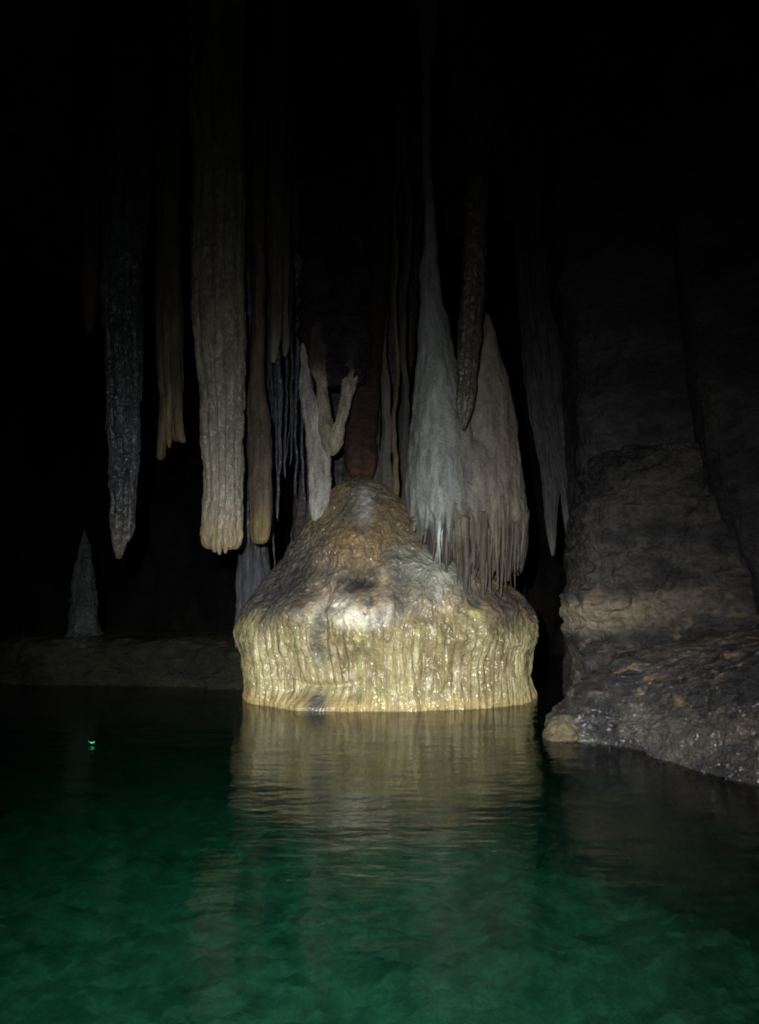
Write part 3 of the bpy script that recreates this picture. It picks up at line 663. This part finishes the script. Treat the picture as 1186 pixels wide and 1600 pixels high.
def colblk(V, col, n1, n2):
    z, x = V[:, 2], V[:, 0]
    band = sm(0.60, 0.78, z - 0.12 * (x - 1.6) + 0.08 * n1) * sm(1.02, 0.86, z - 0.12 * (x - 1.6) + 0.08 * n1)
    pale = band * sm(2.9, 1.6, x)
    col = mixc(col, (0.24, 0.19, 0.14), pale * 0.9)
    return mixc(col, (0.20, 0.14, 0.06), sm(0.2, 0.4, n2) * 0.5 * sm(1.5, 0.9, z))
poly_rock('rock_block', rows, 'tall block of bedded rock with a paler band, right of the mound', 'rock block', M_rock,
          (0.026, 0.025, 0.028), (0.06, 0.054, 0.052),
          lambda V: 0.17 * fbm(V, (1.2, 1.2, 1.6), 4, 90) + 0.10 * fbm(V, (2.6, 2.6, 3.4), 5, 91, True) + 0.03 * fbm(V, (12, 12, 16), 3, 94) - 0.025 * sm(0.8, 1.0, bedding(V, 1.7, 92)) , colblk, seed=93, n=280, m=520)
def wl(z):
    l = np.interp(z, [0, 2, 3.2, 5], [905, 915, 905, 880]); r = np.interp(z, [0, 2, 3.2, 5], [1150, 1120, 1100, 1090])
    yl, yr = 8.0, 7.3
    lx, rx = X(l, yl), X(r, yr)
    return [(lx, yl), (lx + 0.35 * (rx - lx), yl - 0.35), (lx + 0.7 * (rx - lx), yl - 0.55), (rx, yr), (rx + 0.5, yr + 0.9), (rx, yr + 2), (lx + 0.5, yl + 1.9), (lx + 0.05, yl + 0.9)]
poly_rock('rock_buttress', [(z, wl(z)) for z in (-2.5, 0, 1, 2, 3.2, 5, 8.8)], 'dark rock wall rising to the roof behind the bedded rock block', 'rock buttress', M_rock,
          (0.035, 0.032, 0.038), (0.06, 0.053, 0.058), lambda V: 0.22 * fbm(V, (0.9, 0.9, 0.8), 4, 100) + 0.05 * fbm(V, (5, 5, 3), 4, 101), seed=103, n=260, m=360)
def sl(z):
    l = np.interp(z, [0.2, 0.72, 1.3, 1.95, 3.0, 5], [1215, 1192, 1158, 1122, 1097, 1075]); y0 = 6.15
    lx = X(l, y0)
    return [(lx, y0), (lx + 0.35, y0 - 0.45), (lx + 0.9, y0 - 1.0), (lx + 1.8, y0 - 1.4), (lx + 2.4, y0 - 0.4), (lx + 2.2, y0 + 1.2), (lx + 0.9, y0 + 1.3), (lx + 0.12, y0 + 0.6)]
poly_rock('rock_slab', [(z, sl(z)) for z in (-2.5, 0.2, 0.72, 1.3, 1.95, 3.0, 5, 8.8)], 'dark rock slab leaning at the right edge beyond a black crack', 'rock slab', M_rock,
          (0.03, 0.027, 0.031), (0.055, 0.05, 0.052), lambda V: 0.12 * fbm(V, (1.2, 1.2, 0.8), 4, 110) + 0.04 * fbm(V, (5, 5, 3), 4, 111), seed=113, n=240, m=360)
led = [(1.30, 6.20), (1.62, 5.76), (1.80, 5.10), (2.02, 4.62), (2.35, 3.6), (3.6, 2.9), (4.9, 3.6), (4.9, 7.0), (3.4, 7.6), (1.75, 7.1), (1.30, 6.65)]
c_ = (3.2, 6.0)
poly_rock('rock_ledge', [(-2.6, shr(led, 1.06, c_)), (-0.6, shr(led, 1.0, c_)), (-0.1, shr(led, 0.99, c_)), (0.12, shr(led, 0.97, c_)), (0.3, shr(led, 0.90, c_)), (0.44, shr(led, 0.82, c_)), (0.56, shr(led, 0.72, c_)), (0.64, shr(led, 0.5, c_)), (0.68, shr(led, 0.2, c_))],
          'low glistening black rock ledge sloping into the water at the right', 'rock ledge', M_wetrock, (0.022, 0.02, 0.023), (0.07, 0.056, 0.05),
          lambda V: 0.13 * fbm(V, (1.6, 1.6, 2.2), 4, 120) + 0.06 * fbm(V, (5, 5, 7), 4, 121, True) + 0.02 * fbm(V, (16, 16, 18), 3, 123),
          lambda V, col, n1, n2: mixc(mixc(col, (0.26, 0.16, 0.07), sm(0.22, 0.4, n2) * sm(0.2, 0.4, V[:, 2]) * 0.8), (0.13, 0.15, 0.14), sm(1.9, 1.3, V[:, 0]) * sm(-0.2, 0.3, n1) * 0.8),
          seed=122, n=240, m=760, sh=lambda V: np.c_[V[:, :2], np.where(V[:, 2] > 0, V[:, 2] * (0.78 + 0.26 * (V[:, 0] - 1.3)), V[:, 2])])
# small rocks
def boulder(name, c, r, label, mat, c0, c1, seed, cat='rock', group=None):
    V = []
    n, m = 48, 72
    ph = np.linspace(0.02, math.pi - 0.02, n); th = np.linspace(0, 2 * np.pi, m, endpoint=False)
    P, T = np.meshgrid(ph, th, indexing='ij'); U = np.c_[(np.sin(P) * np.cos(T)).ravel(), (np.sin(P) * np.sin(T)).ravel(), (-np.cos(P)).ravel()]
    d = 1 + 0.35 * fbm(U * 1.3 + seed, o=3, seed=seed) + 0.10 * fbm(U * 5, o=3, seed=seed)
    V = U * np.array(r) * d[:, None] + np.array(c)
    Fc = grid_faces(n, m).tolist(); V = np.vstack([V, V[:m].mean(0), V[-m:].mean(0)]); i0, i1 = n * m, n * m + 1
    for k in range(m):
        Fc.append((i0, (k + 1) % m, k)); Fc.append((i1, (n - 1) * m + k, (n - 1) * m + (k + 1) % m))
    col = mixc(c0, c1, sm(-0.3, 0.3, fbm(V, (8, 8, 8), 3, seed)))
    return tag(mesh_obj(name, V, Fc, mat, base=(c[0], c[1], c[2] - r[2]), cols=col), label, cat, group)
boulder('boulder', (1.29, 6.10, 0.03), (0.13, 0.16, 0.13), 'small tan boulder at the waterline, left foot of the wet ledge', M_rock, (0.07, 0.055, 0.035), (0.12, 0.095, 0.06), 3, 'boulder')
boulder('boulder', (1.43, 5.15, -0.16), (0.10, 0.09, 0.06), 'pale green-tinted rock lying just under the water near the wet ledge', M_rock, (0.45, 0.45, 0.35), (0.62, 0.6, 0.5), 5, 'boulder')
def fleck():  # small curled bright green fleck on the water
    c = np.array([-1.93, 5.84, 0.004]); V = []; Fc = []
    n = 9
    for k in range(2):
        for i in range(n):
            u = i / (n - 1); w_ = 0.014 * math.sin(math.pi * min(1, u * 0.95 + 0.03))**0.8
            for s_ in (-1, 0, 1):
                V.append(c + np.array([(u - 0.5) * 0.038 + 0.01 * s_ * (u - 0.5), s_ * w_, 0.004 + 0.012 * abs(s_) * 0.6 + 0.010 * (u - 0.5)**2 * 4 - 0.0015 * k]))
    for k in range(2):
        o_ = k * n * 3
        for i in range(n - 1):
            for j in range(2):
                q = (o_ + i * 3 + j, o_ + i * 3 + 3 + j, o_ + i * 3 + 4 + j, o_ + i * 3 + 1 + j)
                Fc.append(q if k == 1 else q[::-1])
    N3 = n * 3
    for i in range(n - 1):
        for j in (0, 2):
            a_, b_ = i * 3 + j, i * 3 + 3 + j
            Fc.append((a_, b_, N3 + b_, N3 + a_))
    V = np.array(V)
    tag(mesh_obj('floating_fleck', V, Fc, M_curt, base=c, cols=one((0.10, 0.75, 0.35), len(V))), 'tiny bright green fleck floating on the dark water at the far left', 'fleck')
fleck()
